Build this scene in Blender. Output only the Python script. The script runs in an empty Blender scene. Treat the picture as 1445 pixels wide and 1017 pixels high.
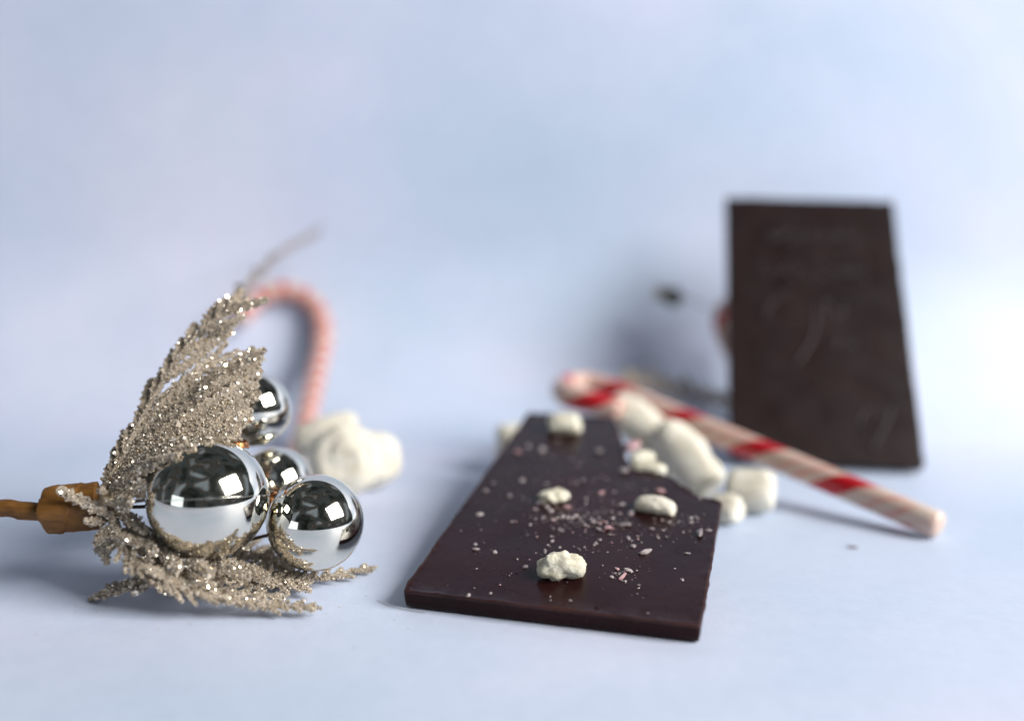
import bpy, math, random
import numpy as np
from mathutils import Vector, Matrix, noise
from mathutils.geometry import delaunay_2d_cdt

S = 0.01                                   # everything below is written in centimetres
sc = bpy.context.scene
COL = sc.collection
rng = np.random.default_rng(7)
random.seed(7)

# ------------------------------------------------------------------ camera
F, PITCH, H, ROLL = 1487.0, 0.1462, 10.2, 0.02
PW, PH = 1445.0, 1017.0
cp, sp, cr, sr = math.cos(PITCH), math.sin(PITCH), math.cos(ROLL), math.sin(ROLL)
FWD = Vector((0, cp, -sp)); R0 = Vector((1, 0, 0)); U0 = Vector((0, sp, cp))
RGT = R0 * cr + U0 * sr; UPV = U0 * cr - R0 * sr
EYE = Vector((0, 0, H))
cam_data = bpy.data.cameras.new("camera"); cam = bpy.data.objects.new("camera", cam_data); COL.objects.link(cam)
M3 = Matrix((RGT, UPV, -FWD)).transposed()
cam.matrix_world = Matrix.Translation(EYE * S) @ M3.to_4x4()
cam_data.sensor_width = 36.0; cam_data.lens = F / PW * 36.0
cam_data.clip_start = 0.01; cam_data.clip_end = 20.0
cam_data.dof.use_dof = True
cam_data.dof.focus_distance = 0.274
cam_data.dof.aperture_fstop = 3.3
cam_data.dof.aperture_blades = 0
sc.camera = cam

# ------------------------------------------------------------------ world, window light, exposure
world = bpy.data.worlds.new("World"); sc.world = world; world.use_nodes = True
bg = world.node_tree.nodes["Background"]
# a dim room all around, alike in every direction: soft dull shapes, a few of them pale
wnt = world.node_tree
wtc = wnt.nodes.new("ShaderNodeTexCoord")
wn = wnt.nodes.new("ShaderNodeTexNoise"); wn.inputs["Scale"].default_value = 2.3; wn.inputs["Detail"].default_value = 1.5; wn.inputs["Distortion"].default_value = 0.6
wnt.links.new(wtc.outputs["Generated"], wn.inputs["Vector"])
wr_ = wnt.nodes.new("ShaderNodeValToRGB"); wnt.links.new(wn.outputs[0], wr_.inputs[0])
for _ in range(3): wr_.color_ramp.elements.new(0.5)
for k, (p, c) in enumerate([(0.30, (0.13, 0.17, 0.15)), (0.43, (0.34, 0.41, 0.40)), (0.51, (0.80, 0.97, 1.10)), (0.58, (0.70, 0.58, 0.48)), (0.70, (3.4, 4.0, 4.7))]):
    wr_.color_ramp.elements[k].position = p; wr_.color_ramp.elements[k].color = (*c, 1)
wnt.links.new(wr_.outputs[0], bg.inputs[0]); bg.inputs[1].default_value = 0.065

def window_lamp(name, pos, target, sx, sy, power, colour, bars):
    ld = bpy.data.lights.new(name, 'AREA'); ld.shape = 'RECTANGLE'; ld.size = sx * S; ld.size_y = sy * S
    ld.energy = power; ld.color = colour
    o = bpy.data.objects.new(name, ld); COL.objects.link(o)
    o.location = Vector(pos) * S
    d = (Vector(target) - Vector(pos)).normalized()
    o.rotation_euler = d.to_track_quat('-Z', 'Y').to_euler()
    if bars:
        ld.use_nodes = True
        nt = ld.node_tree; em = nt.nodes["Emission"]
        g = nt.nodes.new("ShaderNodeNewGeometry"); s = nt.nodes.new("ShaderNodeSeparateXYZ")
        nt.links.new(g.outputs["Parametric"], s.inputs[0])
        def gap(sock, at, w):
            a = nt.nodes.new("ShaderNodeMath"); a.operation = 'SUBTRACT'; nt.links.new(sock, a.inputs[0]); a.inputs[1].default_value = at
            b = nt.nodes.new("ShaderNodeMath"); b.operation = 'ABSOLUTE'; nt.links.new(a.outputs[0], b.inputs[0])
            c = nt.nodes.new("ShaderNodeMath"); c.operation = 'GREATER_THAN'; nt.links.new(b.outputs[0], c.inputs[0]); c.inputs[1].default_value = w
            return c.outputs[0]
        m = nt.nodes.new("ShaderNodeMath"); m.operation = 'MULTIPLY'
        nt.links.new(gap(s.outputs[0], 0.36, 0.022), m.inputs[0]); nt.links.new(gap(s.outputs[1], 0.62, 0.012), m.inputs[1])
        nt.links.new(m.outputs[0], em.inputs["Strength"])
    return o
window_lamp("window_light", (152, -36, 110), (0, 30, 2), 124, 104, 84.0, (1.0, 0.985, 0.96), True)
window_lamp("far_window_light", (-150, -130, 26), (0, 30, 2), 90, 60, 2.6, (0.82, 0.92, 1.0), False)

vs = sc.view_settings
vs.view_transform = 'Standard'; vs.look = 'None'; vs.gamma = 1.0; vs.exposure = 0.03; vs.use_curve_mapping = False
sc.render.engine = 'CYCLES'
sc.cycles.use_denoising = True
sc.cycles.max_bounces = 10; sc.cycles.glossy_bounces = 6; sc.cycles.transmission_bounces = 6
sc.cycles.sample_clamp_indirect = 8.0

# ------------------------------------------------------------------ helpers
def at(px, py, d):
    """a point at camera depth d (cm) that projects to photograph pixel (px, py)"""
    return EYE + FWD * d + RGT * ((px - PW / 2) * d / F) + UPV * (-(py - PH / 2) * d / F)
def ray(px, py):
    return (FWD + RGT * ((px - PW / 2) / F) + UPV * (-(py - PH / 2) / F))
def on_plane(px, py, o, n):
    r = ray(px, py); t = (o - EYE).dot(n) / r.dot(n); return EYE + r * t
def ground(px, py, z=0.0):
    return on_plane(px, py, Vector((0, 0, z)), Vector((0, 0, 1)))

class MB:
    def __init__(s): s.v = []; s.f = []; s.m = []; s.uv = None
    def add(s, v, f, m=0):
        b = len(s.v); s.v.extend(v); s.f.extend([tuple(i + b for i in q) for q in f]); s.m.extend([m] * len(f))
    def build(s, name, mats, parent=None, origin=Vector((0, 0, 0)), smooth=True, local=False):
        return mesh_obj(name, s.v, s.f, mats, parent, origin, smooth, s.m, s.uv, local)

def mesh_obj(name, v, f, mats, parent=None, origin=Vector((0, 0, 0)), smooth=True, mi=None, uv=None, local=False):
    me = bpy.data.meshes.new(name)
    o3 = Vector(origin)
    a = np.array([tuple(p) for p in v], dtype=np.float64)
    if not local: a = a - np.array(tuple(o3))
    me.from_pydata((a * S).tolist(), [], f); me.validate(); 
    if not isinstance(mats, (list, tuple)): mats = [mats]
    for m in mats: me.materials.append(m)
    if mi is not None and len(mats) > 1 and len(mi) == len(me.polygons): me.polygons.foreach_set("material_index", mi)
    if smooth: me.polygons.foreach_set("use_smooth", [True] * len(me.polygons))
    if uv is not None:
        lay = me.uv_layers.new(name="UVMap")
        for l in me.loops: lay.data[l.index].uv = uv[l.index]
    me.update()
    ob = bpy.data.objects.new(name, me); COL.objects.link(ob)
    if parent is not None: ob.parent = parent
    elif not local: ob.location = o3 * S
    return ob
def empty(name, loc, rot=None):
    e = bpy.data.objects.new(name, None); COL.objects.link(e); e.empty_display_size = 0.01
    e.matrix_world = Matrix.Translation(Vector(loc) * S) @ (rot.to_4x4() if rot is not None else Matrix.Identity(4))
    return e
def tag(o, label, cat, group=None):
    o["label"] = label; o["category"] = cat
    if group: o["group"] = group
    return o

# ------------------------------------------------------------------ materials
def new_mat(name):
    m = bpy.data.materials.new(name); m.use_nodes = True
    return m, m.node_tree, m.node_tree.nodes["Principled BSDF"]
def N(nt, t, **k):
    n = nt.nodes.new(t)
    for a, b in k.items():
        if a.startswith("i_"):
            key = a[2:]; n.inputs[int(key) if key.isdigit() else key.replace("_", " ")].default_value = b
        else: setattr(n, a, b)
    return n
def ramp(nt, src, stops):
    r = nt.nodes.new("ShaderNodeValToRGB"); e = r.color_ramp.elements
    while len(e) < len(stops): e.new(0.5)
    for k, (p, c) in enumerate(stops): e[k].position = p; e[k].color = (*c, 1)
    nt.links.new(src, r.inputs[0]); return r
def coords(nt, kind="Object", scale=(1, 1, 1)):
    t = nt.nodes.new("ShaderNodeTexCoord"); mp = nt.nodes.new("ShaderNodeMapping"); mp.inputs["Scale"].default_value = scale
    nt.links.new(t.outputs[kind], mp.inputs[0]); return mp.outputs[0]
def bump(nt, p, src, strength, dist):
    b = N(nt, "ShaderNodeBump", i_Strength=strength, i_Distance=dist); nt.links.new(src, b.inputs["Height"]); nt.links.new(b.outputs[0], p.inputs["Normal"]); return b

def mat_backdrop():
    m, nt, p = new_mat("mottled_blue_backdrop")
    c = coords(nt)
    n1 = N(nt, "ShaderNodeTexNoise", i_Scale=5.0, i_Detail=3.0, i_Roughness=0.5, i_Distortion=0.4); nt.links.new(c, n1.inputs[0])
    n2 = N(nt, "ShaderNodeTexNoise", i_Scale=11.0, i_Detail=4.0, i_Roughness=0.55); nt.links.new(coords(nt, scale=(1, 1, 1.2)), n2.inputs[0])
    r1 = ramp(nt, n1.outputs[0], [(0.30, (0.49, 0.578, 0.705)), (0.45, (0.555, 0.625, 0.755)), (0.55, (0.605, 0.65, 0.785)), (0.70, (0.68, 0.70, 0.815))])
    r2 = ramp(nt, n2.outputs[0], [(0.35, (0.915, 0.945, 0.965)), (0.65, (1.0, 0.985, 1.0))])
    mx = N(nt, "ShaderNodeMix", data_type='RGBA', blend_type='MULTIPLY'); mx.inputs[0].default_value = 1.0
    nt.links.new(r1.outputs[0], mx.inputs[6]); nt.links.new(r2.outputs[0], mx.inputs[7])
    n3 = N(nt, "ShaderNodeTexNoise", i_Scale=160.0, i_Detail=5.0, i_Roughness=0.7); nt.links.new(c, n3.inputs[0])
    r3 = ramp(nt, n3.outputs[0], [(0.3, (0.925, 0.935, 0.945)), (0.7, (1, 1, 1))])
    mx2 = N(nt, "ShaderNodeMix", data_type='RGBA', blend_type='MULTIPLY'); mx2.inputs[0].default_value = 1.0
    nt.links.new(mx.outputs[2], mx2.inputs[6]); nt.links.new(r3.outputs[0], mx2.inputs[7])
    nt.links.new(mx2.outputs[2], p.inputs["Base Color"])
    p.inputs["Roughness"].default_value = 0.55; p.inputs["Specular IOR Level"].default_value = 0.3
    bump(nt, p, n3.outputs[0], 0.25, 0.0007)
    return m
def mat_chocolate(name, base, dark, rough, spec=0.5):
    m, nt, p = new_mat(name)
    c = coords(nt)
    n1 = N(nt, "ShaderNodeTexNoise", i_Scale=45.0, i_Detail=5.0, i_Roughness=0.6, i_Distortion=0.6); nt.links.new(c, n1.inputs[0])
    r = ramp(nt, n1.outputs[0], [(0.35, dark), (0.7, base)]); nt.links.new(r.outputs[0], p.inputs["Base Color"])
    n2 = N(nt, "ShaderNodeTexNoise", i_Scale=70.0, i_Detail=4.0, i_Roughness=0.6); nt.links.new(c, n2.inputs[0])
    mr = N(nt, "ShaderNodeMapRange", i_From_Min=0.3, i_From_Max=0.7, i_To_Min=rough - 0.07, i_To_Max=rough + 0.1); nt.links.new(n2.outputs[0], mr.inputs[0]); nt.links.new(mr.outputs[0], p.inputs["Roughness"])
    p.inputs["Specular IOR Level"].default_value = spec
    n3 = N(nt, "ShaderNodeTexNoise", i_Scale=350.0, i_Detail=4.0); nt.links.new(c, n3.inputs[0])
    bump(nt, p, n3.outputs[0], 0.10, 0.0005)
    return m
def mat_marsh(name, a, b):
    m, nt, p = new_mat(name)
    c = coords(nt)
    n1 = N(nt, "ShaderNodeTexNoise", i_Scale=140.0, i_Detail=5.0, i_Roughness=0.6); nt.links.new(c, n1.inputs[0])
    r = ramp(nt, n1.outputs[0], [(0.35, a), (0.65, b)]); nt.links.new(r.outputs[0], p.inputs["Base Color"])
    p.inputs["Roughness"].default_value = 0.75; p.inputs["Specular IOR Level"].default_value = 0.25
    p.inputs["Subsurface Weight"].default_value = 0.15; p.inputs["Subsurface Radius"].default_value = (0.003, 0.0025, 0.0018); p.inputs["Subsurface Scale"].default_value = 0.8
    n2 = N(nt, "ShaderNodeTexNoise", i_Scale=380.0, i_Detail=6.0, i_Roughness=0.7); nt.links.new(c, n2.inputs[0])
    bump(nt, p, n2.outputs[0], 0.9, 0.0014)
    return m
def mat_simple(name, col, rough, metal=0.0, spec=0.5, nscale=None, nvar=0.25, bstr=0.0, trans=0.0):
    m, nt, p = new_mat(name)
    p.inputs["Base Color"].default_value = (*col, 1); p.inputs["Roughness"].default_value = rough
    p.inputs["Metallic"].default_value = metal; p.inputs["Specular IOR Level"].default_value = spec
    p.inputs["Transmission Weight"].default_value = trans
    if nscale:
        n1 = N(nt, "ShaderNodeTexNoise", i_Scale=nscale, i_Detail=4.0, i_Roughness=0.6); nt.links.new(coords(nt), n1.inputs[0])
        r = ramp(nt, n1.outputs[0], [(0.3, tuple(x * (1 - nvar) for x in col)), (0.7, tuple(min(1, x * (1 + nvar)) for x in col))])
        nt.links.new(r.outputs[0], p.inputs["Base Color"])
        if bstr: bump(nt, p, n1.outputs[0], bstr, 0.001)
    return m
def mat_cane():
    m, nt, p = new_mat("striped_candy")
    t = N(nt, "ShaderNodeUVMap"); s = N(nt, "ShaderNodeSeparateXYZ"); nt.links.new(t.outputs[0], s.inputs[0])
    ph = N(nt, "ShaderNodeMath", operation='FRACT')
    ad = N(nt, "ShaderNodeMath", operation='ADD'); nt.links.new(s.outputs[0], ad.inputs[0]); nt.links.new(s.outputs[1], ad.inputs[1])
    nz = N(nt, "ShaderNodeTexNoise", i_Scale=300.0, i_Detail=2.0); nt.links.new(coords(nt), nz.inputs[0])
    nm = N(nt, "ShaderNodeMath", operation='MULTIPLY_ADD'); nt.links.new(nz.outputs[0], nm.inputs[0]); nm.inputs[1].default_value = 0.04; nt.links.new(ad.outputs[0], nm.inputs[2])
    nt.links.new(nm.outputs[0], ph.inputs[0])
    W = (0.60, 0.45, 0.375); Rd = (0.46, 0.010, 0.018); Pk = (0.58, 0.30, 0.25)
    r = ramp(nt, ph.outputs[0], [(0.0, W), (0.02, W), (0.05, Rd), (0.33, Rd), (0.36, W), (0.46, W), (0.50, Pk), (0.55, Pk), (0.59, W), (0.70, W), (0.74, Pk), (0.77, Pk), (0.81, W)])
    tip = N(nt, "ShaderNodeMapRange", i_From_Min=0.20, i_From_Max=0.32, i_To_Min=0.85, i_To_Max=0.0); nt.links.new(s.outputs[0], tip.inputs[0])
    mt = N(nt, "ShaderNodeMix", data_type='RGBA'); nt.links.new(tip.outputs[0], mt.inputs[0]); nt.links.new(r.outputs[0], mt.inputs[6]); mt.inputs[7].default_value = (0.64, 0.53, 0.45, 1)
    nt.links.new(mt.outputs[2], p.inputs["Base Color"])
    p.inputs["Roughness"].default_value = 0.22; p.inputs["Subsurface Weight"].default_value = 0.35
    p.inputs["Subsurface Radius"].default_value = (0.003, 0.0012, 0.001); p.inputs["Subsurface Scale"].default_value = 0.6
    bump(nt, p, nz.outputs[0], 0.15, 0.0008)
    return m
def mat_chrome():
    m, nt, p = new_mat("polished_silver")
    p.inputs["Base Color"].default_value = (0.76, 0.735, 0.655, 1); p.inputs["Metallic"].default_value = 1.0
    n1 = N(nt, "ShaderNodeTexNoise", i_Scale=55.0, i_Detail=2.0); nt.links.new(coords(nt), n1.inputs[0])
    mr = N(nt, "ShaderNodeMapRange", i_From_Min=0.3, i_From_Max=0.7, i_To_Min=0.03, i_To_Max=0.10); nt.links.new(n1.outputs[0], mr.inputs[0]); nt.links.new(mr.outputs[0], p.inputs["Roughness"])
    bump(nt, p, n1.outputs[0], 0.04, 0.001)
    return m

MB_BACK = mat_backdrop()
CHOC = mat_chocolate("dark_chocolate", (0.023, 0.0062, 0.0062), (0.014, 0.0037, 0.0039), 0.25, 0.12)
CHOC_RIM = mat_chocolate("highlit_chocolate_rim", (0.055, 0.020, 0.018), (0.018, 0.0065, 0.0065), 0.5, 0.25)  # rough lip chocolate; edge highlight and light scatter painted into its redder colour
CHOC2 = mat_chocolate("moulded_chocolate", (0.017, 0.0078, 0.0072), (0.011, 0.0048, 0.0048), 0.42, 0.26)
MARSH = mat_marsh("marshmallow_cream", (0.73, 0.67, 0.54), (0.86, 0.82, 0.71))
MARSH2 = mat_marsh("dried_marshmallow", (0.68, 0.62, 0.46), (0.84, 0.81, 0.69))
MINT_W = mat_simple("peppermint_white", (0.42, 0.36, 0.355), 0.35, nscale=600, nvar=0.2)
MINT_P = mat_simple("peppermint_pink", (0.43, 0.26, 0.27), 0.35, nscale=600, nvar=0.3)
MINT_G = mat_simple("peppermint_glassy", (0.27, 0.23, 0.235), 0.3, nscale=600, nvar=0.3)
CANE = mat_cane()
CHROME = mat_chrome()
LEAF = mat_simple("taupe_leaf", (0.30, 0.245, 0.185), 0.55, nscale=250, nvar=0.4, bstr=0.4)
GRAIN = mat_simple("glitter_grain", (0.53, 0.455, 0.365), 0.24, metal=0.0, spec=0.8)
FLAKE = mat_simple("glitter_flake", (0.95, 0.87, 0.72), 0.14, metal=1.0)
def mat_tape():
    m, nt, p = new_mat("brown_floral_tape")
    n1 = N(nt, "ShaderNodeTexNoise", i_Scale=700.0, i_Detail=4.0, i_Roughness=0.65, i_Distortion=0.3); nt.links.new(coords(nt, scale=(0.14, 0.8, 1.0)), n1.inputs[0])
    n2 = N(nt, "ShaderNodeTexNoise", i_Scale=120.0, i_Detail=4.0); nt.links.new(coords(nt), n2.inputs[0])
    r1 = ramp(nt, n1.outputs[0], [(0.32, (0.12, 0.050, 0.009)), (0.68, (0.20, 0.088, 0.015))])
    r2 = ramp(nt, n2.outputs[0], [(0.35, (0.65, 0.6, 0.55)), (0.6, (1, 1, 1))])
    mx = N(nt, "ShaderNodeMix", data_type='RGBA', blend_type='MULTIPLY'); mx.inputs[0].default_value = 1.0
    nt.links.new(r1.outputs[0], mx.inputs[6]); nt.links.new(r2.outputs[0], mx.inputs[7]); nt.links.new(mx.outputs[2], p.inputs["Base Color"])
    p.inputs["Roughness"].default_value = 0.6; p.inputs["Specular IOR Level"].default_value = 0.35
    bump(nt, p, n1.outputs[0], 0.35, 0.001)
    return m
TAPE = mat_tape()
COPPER = mat_simple("copper_wire", (0.55, 0.24, 0.10), 0.25, metal=1.0)
WIRE = mat_simple("dark_wire", (0.09, 0.06, 0.035), 0.5)
OLIVE = mat_simple("dark_olive_bauble", (0.11, 0.115, 0.085), 0.45, metal=0.3, nscale=200, nvar=0.5)
TWIG = mat_simple("grey_twig", (0.26, 0.235, 0.24), 0.6, nscale=200, nvar=0.2)
FIBRE = mat_simple("grey_fibre", (0.30, 0.27, 0.25), 0.7)

# ------------------------------------------------------------------ the setting: one sweep of backdrop, table and wall
def backdrop():
    prof = [(-70.0, 0.0), (-30, 0), (0, 0), (20, 0), (35, 0), (44, 0)]
    y0, R = 44.2, 9.0
    for k in range(0, 17):
        a = k / 16 * (math.pi / 2 - 0.03); prof.append((y0 + R * math.sin(a), R - R * math.cos(a)))
    y, z = prof[-1]
    for k in range(1, 9): prof.append((y + k * 2.6 * 0.03, z + k * 2.6))
    xs = np.linspace(-62, 62, 63)
    v = []; f = []
    for (y, z) in prof:
        for x in xs:
            w = 0.10 * noise.noise(Vector((x * 0.06, y * 0.05, z * 0.06))) if z > 0.5 else 0.0
            v.append((x, y + w, z))
    n = len(xs)
    for i in range(len(prof) - 1):
        for j in range(n - 1): f.append((i * n + j, i * n + j + 1, (i + 1) * n + j + 1, (i + 1) * n + j))
    o = mesh_obj("backdrop", v, f, MB_BACK); o["kind"] = "structure"; return o
backdrop()

# ------------------------------------------------------------------ shape makers
def tube(path, radii, seg=14, caps=True, uv_pitch=None, ridges=None):
    """tube through the points; returns MB; ridges(s, a) adds to the radius"""
    P = [Vector(p) for p in path]; n = len(P)
    mb = MB(); uvs = []
    T = [(P[min(i + 1, n - 1)] - P[max(i - 1, 0)]).normalized() for i in range(n)]
    ref = Vector((0, 0, 1)) if abs(T[0].z) < 0.9 else Vector((1, 0, 0))
    u = (ref - T[0] * ref.dot(T[0])).normalized(); sl = 0.0; rows = []
    SL = []
    for i in range(n):
        if i: sl += (P[i] - P[i - 1]).length
        SL.append(sl)
        u = (u - T[i] * u.dot(T[i])).normalized(); w = T[i].cross(u)
        r = radii[i] if hasattr(radii, "__len__") else radii
        for k in range(seg):
            a = 2 * math.pi * k / seg
            rr = r + (ridges(sl, k / seg) if ridges else 0.0)
            mb.v.append(P[i] + u * math.cos(a) * rr + w * math.sin(a) * rr)
    for i in range(n - 1):
        for k in range(seg):
            k2 = (k + 1) % seg
            mb.f.append((i * seg + k, i * seg + k2, (i + 1) * seg + k2, (i + 1) * seg + k)); mb.m.append(0)
            if uv_pitch:
                a0, a1 = k / seg, (k + 1) / seg; s0, s1 = SL[i] / uv_pitch, SL[i + 1] / uv_pitch
                uvs += [(s0, a0), (s0, a1), (s1, a1), (s1, a0)]
    if caps:
        for (b, t, s0, flip) in ((0, P[0], SL[0], True), ((n - 1) * seg, P[-1], SL[-1], False)):
            c = len(mb.v); mb.v.append(t)
            for k in range(seg):
                k2 = (k + 1) % seg
                mb.f.append((b + k2, b + k, c) if flip else (b + k, b + k2, c)); mb.m.append(0)
                if uv_pitch: uvs += [(s0 / uv_pitch, k / seg)] * 3
    if uv_pitch: mb.uv = uvs
    return mb
def spline(pts, n=24):
    """Catmull-Rom through the points"""
    P = [Vector(p) for p in pts]; P = [P[0] * 2 - P[1]] + P + [P[-1] * 2 - P[-2]]
    out = []; segs = len(P) - 3
    for i in range(n + 1):
        t = i / n * segs; k = min(int(t), segs - 1); t -= k
        a, b, c, d = P[k:k + 4]
        out.append(0.5 * ((2 * b) + (c - a) * t + (2 * a - 5 * b + 4 * c - d) * t * t + (3 * b - a - 3 * c + d) * t ** 3))
    return out
def lump(center, axis, rad, half, seed, squash=0.0, rough=0.08, nfreq=1.0, e=0.35, seg=28, rings=20, bend=0.0, flat=1.0, fine=0.02, spiral=None):
    """a rounded, uneven barrel along axis: radius rad, half length half"""
    ax = Vector(axis).normalized(); ref = Vector((0, 0, 1)) if abs(ax.z) < 0.9 else Vector((1, 0, 0))
    u = (ref - ax * ref.dot(ax)).normalized(); w = ax.cross(u); C = Vector(center)
    mb = MB(); off = Vector((seed * 3.7, seed * 1.3, seed * 5.1))
    for i in range(rings + 1):
        ph = -math.pi / 2 + math.pi * i / rings
        cx, sx = math.cos(ph), math.sin(ph)
        cr_ = math.copysign(abs(cx) ** e, cx) if abs(cx) > 1e-9 else 0; sx_ = math.copysign(abs(sx) ** (e + 0.25), sx)
        for k in range(seg):
            a = 2 * math.pi * k / seg
            p = u * (math.cos(a) * cr_ * rad * flat) + w * (math.sin(a) * cr_ * rad) + ax * (sx_ * half)
            q = p / max(rad, half)
            d = noise.noise(q * 1.3 * nfreq + off) * rough * 2 + noise.noise(q * 4.0 * nfreq + off) * rough * 0.5 + noise.noise(q * 11 * nfreq + off) * fine
            if spiral and sx_ > 0.3:
                rr = cr_; d -= spiral * (0.5 + 0.5 * math.cos(2 * math.pi * (rr * 1.6 + a / (2 * math.pi)))) * min(1, (sx_ - 0.3) * 2)
            p = p + p.normalized() * d * max(rad, half)
            if bend: p = p + u * (bend * (p.dot(ax) / half) ** 2)
            mb.v.append(C + p)
    for i in range(rings):
        for k in range(seg):
            k2 = (k + 1) % seg
            mb.f.append((i * seg + k, i * seg + k2, (i + 1) * seg + k2, (i + 1) * seg + k)); mb.m.append(0)
    return mb
def rest(mb, z=0.0):
    lo = min(p.z for p in mb.v)
    for p in mb.v: p.z += z - lo
    return mb

# ------------------------------------------------------------------ chocolate bars
W_, L_, T_ = 7.5, 13.29, 0.495
A1, T1 = -0.256, 0.164
ex1 = Vector((math.cos(A1), math.sin(A1), 0)); fy1 = Vector((-math.sin(A1) * math.cos(T1), math.cos(A1) * math.cos(T1), math.sin(T1))); n1 = ex1.cross(fy1)
O1 = Vector((-2.656, 25.608, 0.0))
def uv1(px, py, h=T_):
    p = on_plane(px, py, O1 + n1 * h, n1) - O1; return p.dot(ex1), p.dot(fy1)
A2, LE2 = -0.101, 0.678
ex2 = Vector((math.cos(A2), math.sin(A2), 0)); b2 = Vector((-math.sin(A2), math.cos(A2), 0))
up2 = b2 * math.sin(LE2) + Vector((0, 0, math.cos(LE2))); n2 = ex2.cross(up2)        # n2 faces the camera
RZ2 = -0.007
ex2, up2 = ex2 * math.cos(RZ2) + up2 * math.sin(RZ2), up2 * math.cos(RZ2) - ex2 * math.sin(RZ2)
O2 = EYE + (Vector((9.13, 42.66, 0.0)) - EYE) * (1 - 0.40 / H)
def uv2(px, py):
    p = on_plane(px, py, O2, n2) - O2; return p.dot(ex2), p.dot(up2)

def resample(poly, step):
    out = []
    for i in range(len(poly)):
        a = Vector(poly[i]); b = Vector(poly[(i + 1) % len(poly)]); k = max(1, int((b - a).length / step))
        for j in range(k): out.append(a + (b - a) * (j / k))
    return out
def round_poly(poly, radii):
    out = []
    n = len(poly)
    for i in range(n):
        p = Vector(poly[i]); a = Vector(poly[i - 1]); b = Vector(poly[(i + 1) % n]); r = radii[i]
        if r <= 0: out.append(p); continue
        d1 = (a - p).normalized(); d2 = (b - p).normalized()
        for k in range(6):
            t = k / 5; q = p + d1 * r * (1 - t) ** 2 + d2 * r * t ** 2; out.append(q)
    return out
def slab(poly, broken, thick, lip, seed, step=0.11, inset_bottom=0.05):
    """poly 2D outline counter-clockwise, broken(p)->bool tells snapped edge; returns slab MB and rim MB (local u,v,w)"""
    ol = resample(poly, step); n = len(ol)
    # smooth inward normals
    nor = []
    for i in range(n):
        t = (ol[(i + 1) % n] - ol[i - 1]).normalized(); nor.append(Vector((-t.y, t.x)))
    off = Vector((seed * 2.1, 5.3, 1.7))
    def nz(p, s, k=0): return noise.noise(Vector((p.x * s, p.y * s, k * 7.7)) + off)
    mb = MB()
    rows = []
    br = [broken(p) for p in ol]
    def row(ins, z, jit, zj=0.0, s=1.0):
        r = []
        for i in range(n):
            j = jit * (3.0 if br[i] else 1.0)
            q = ol[i] + nor[i] * (ins + j * nz(ol[i], 1.8 * s, z * 3) + 0.5 * j * nz(ol[i], 6 * s, z))
            r.append(len(mb.v)); mb.v.append(Vector((q.x, q.y, z + zj * nz(ol[i], 2.5, 3) + zj * 0.6 * nz(ol[i], 9, 5))))
        rows.append(r); return r
    row(inset_bottom + 0.06, 0.0, 0.01); row(inset_bottom, 0.05, 0.01); row(inset_bottom * 0.5, thick * 0.5, 0.015); row(0.012, thick - 0.06, 0.018)
    nb = len(rows)
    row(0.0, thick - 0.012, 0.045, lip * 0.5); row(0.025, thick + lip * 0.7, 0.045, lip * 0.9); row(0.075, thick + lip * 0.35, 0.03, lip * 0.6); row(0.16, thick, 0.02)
    mi_rows = []
    for a in range(len(rows) - 1):
        for i in range(n):
            i2 = (i + 1) % n
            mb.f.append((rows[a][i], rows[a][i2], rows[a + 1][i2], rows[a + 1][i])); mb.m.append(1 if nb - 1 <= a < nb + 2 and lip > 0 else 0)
    mb.f.append(tuple(reversed(rows[0]))); mb.m.append(0)
    # top, triangulated with a slightly wavy surface
    inner = [Vector((mb.v[i].x, mb.v[i].y)) for i in rows[-1]]
    pts = list(inner); m = len(inner)
    u0 = min(p.x for p in inner); u1 = max(p.x for p in inner); v0 = min(p.y for p in inner); v1 = max(p.y for p in inner)
    def inside(p):
        c = False; j = m - 1
        for i in range(m):
            a, b = inner[i], inner[j]
            if (a.y > p.y) != (b.y > p.y) and p.x < (b.x - a.x) * (p.y - a.y) / (b.y - a.y) + a.x: c = not c
            j = i
        return c
    g = 0.28
    for i in range(int((u1 - u0) / g) + 1):
        for j in range(int((v1 - v0) / g) + 1):
            p = Vector((u0 + (i + 0.5 + 0.2 * (j % 2)) * g, v0 + (j + 0.5) * g))
            if inside(p) and min((p - q).length for q in inner[::2]) > 0.13: pts.append(p)
    res = delaunay_2d_cdt(pts, [(i, (i + 1) % m) for i in range(m)], [], 1, 1e-5)
    vv, ff = res[0], res[2]
    base = len(mb.v)
    near = {}
    for k, p in enumerate(vv):
        z = thick + 0.012 * noise.noise(Vector((p.x * 0.7, p.y * 0.7, seed))) + 0.006 * noise.noise(Vector((p.x * 2.2, p.y * 2.2, seed)))
        if k < m: z = mb.v[rows[-1][k]].z; near[k] = rows[-1][k]
        mb.v.append(Vector((p.x, p.y, z)))
    for t in ff:
        mb.f.append(tuple(near.get(i, base + i) for i in t)); mb.m.append(0)
    return mb

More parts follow.
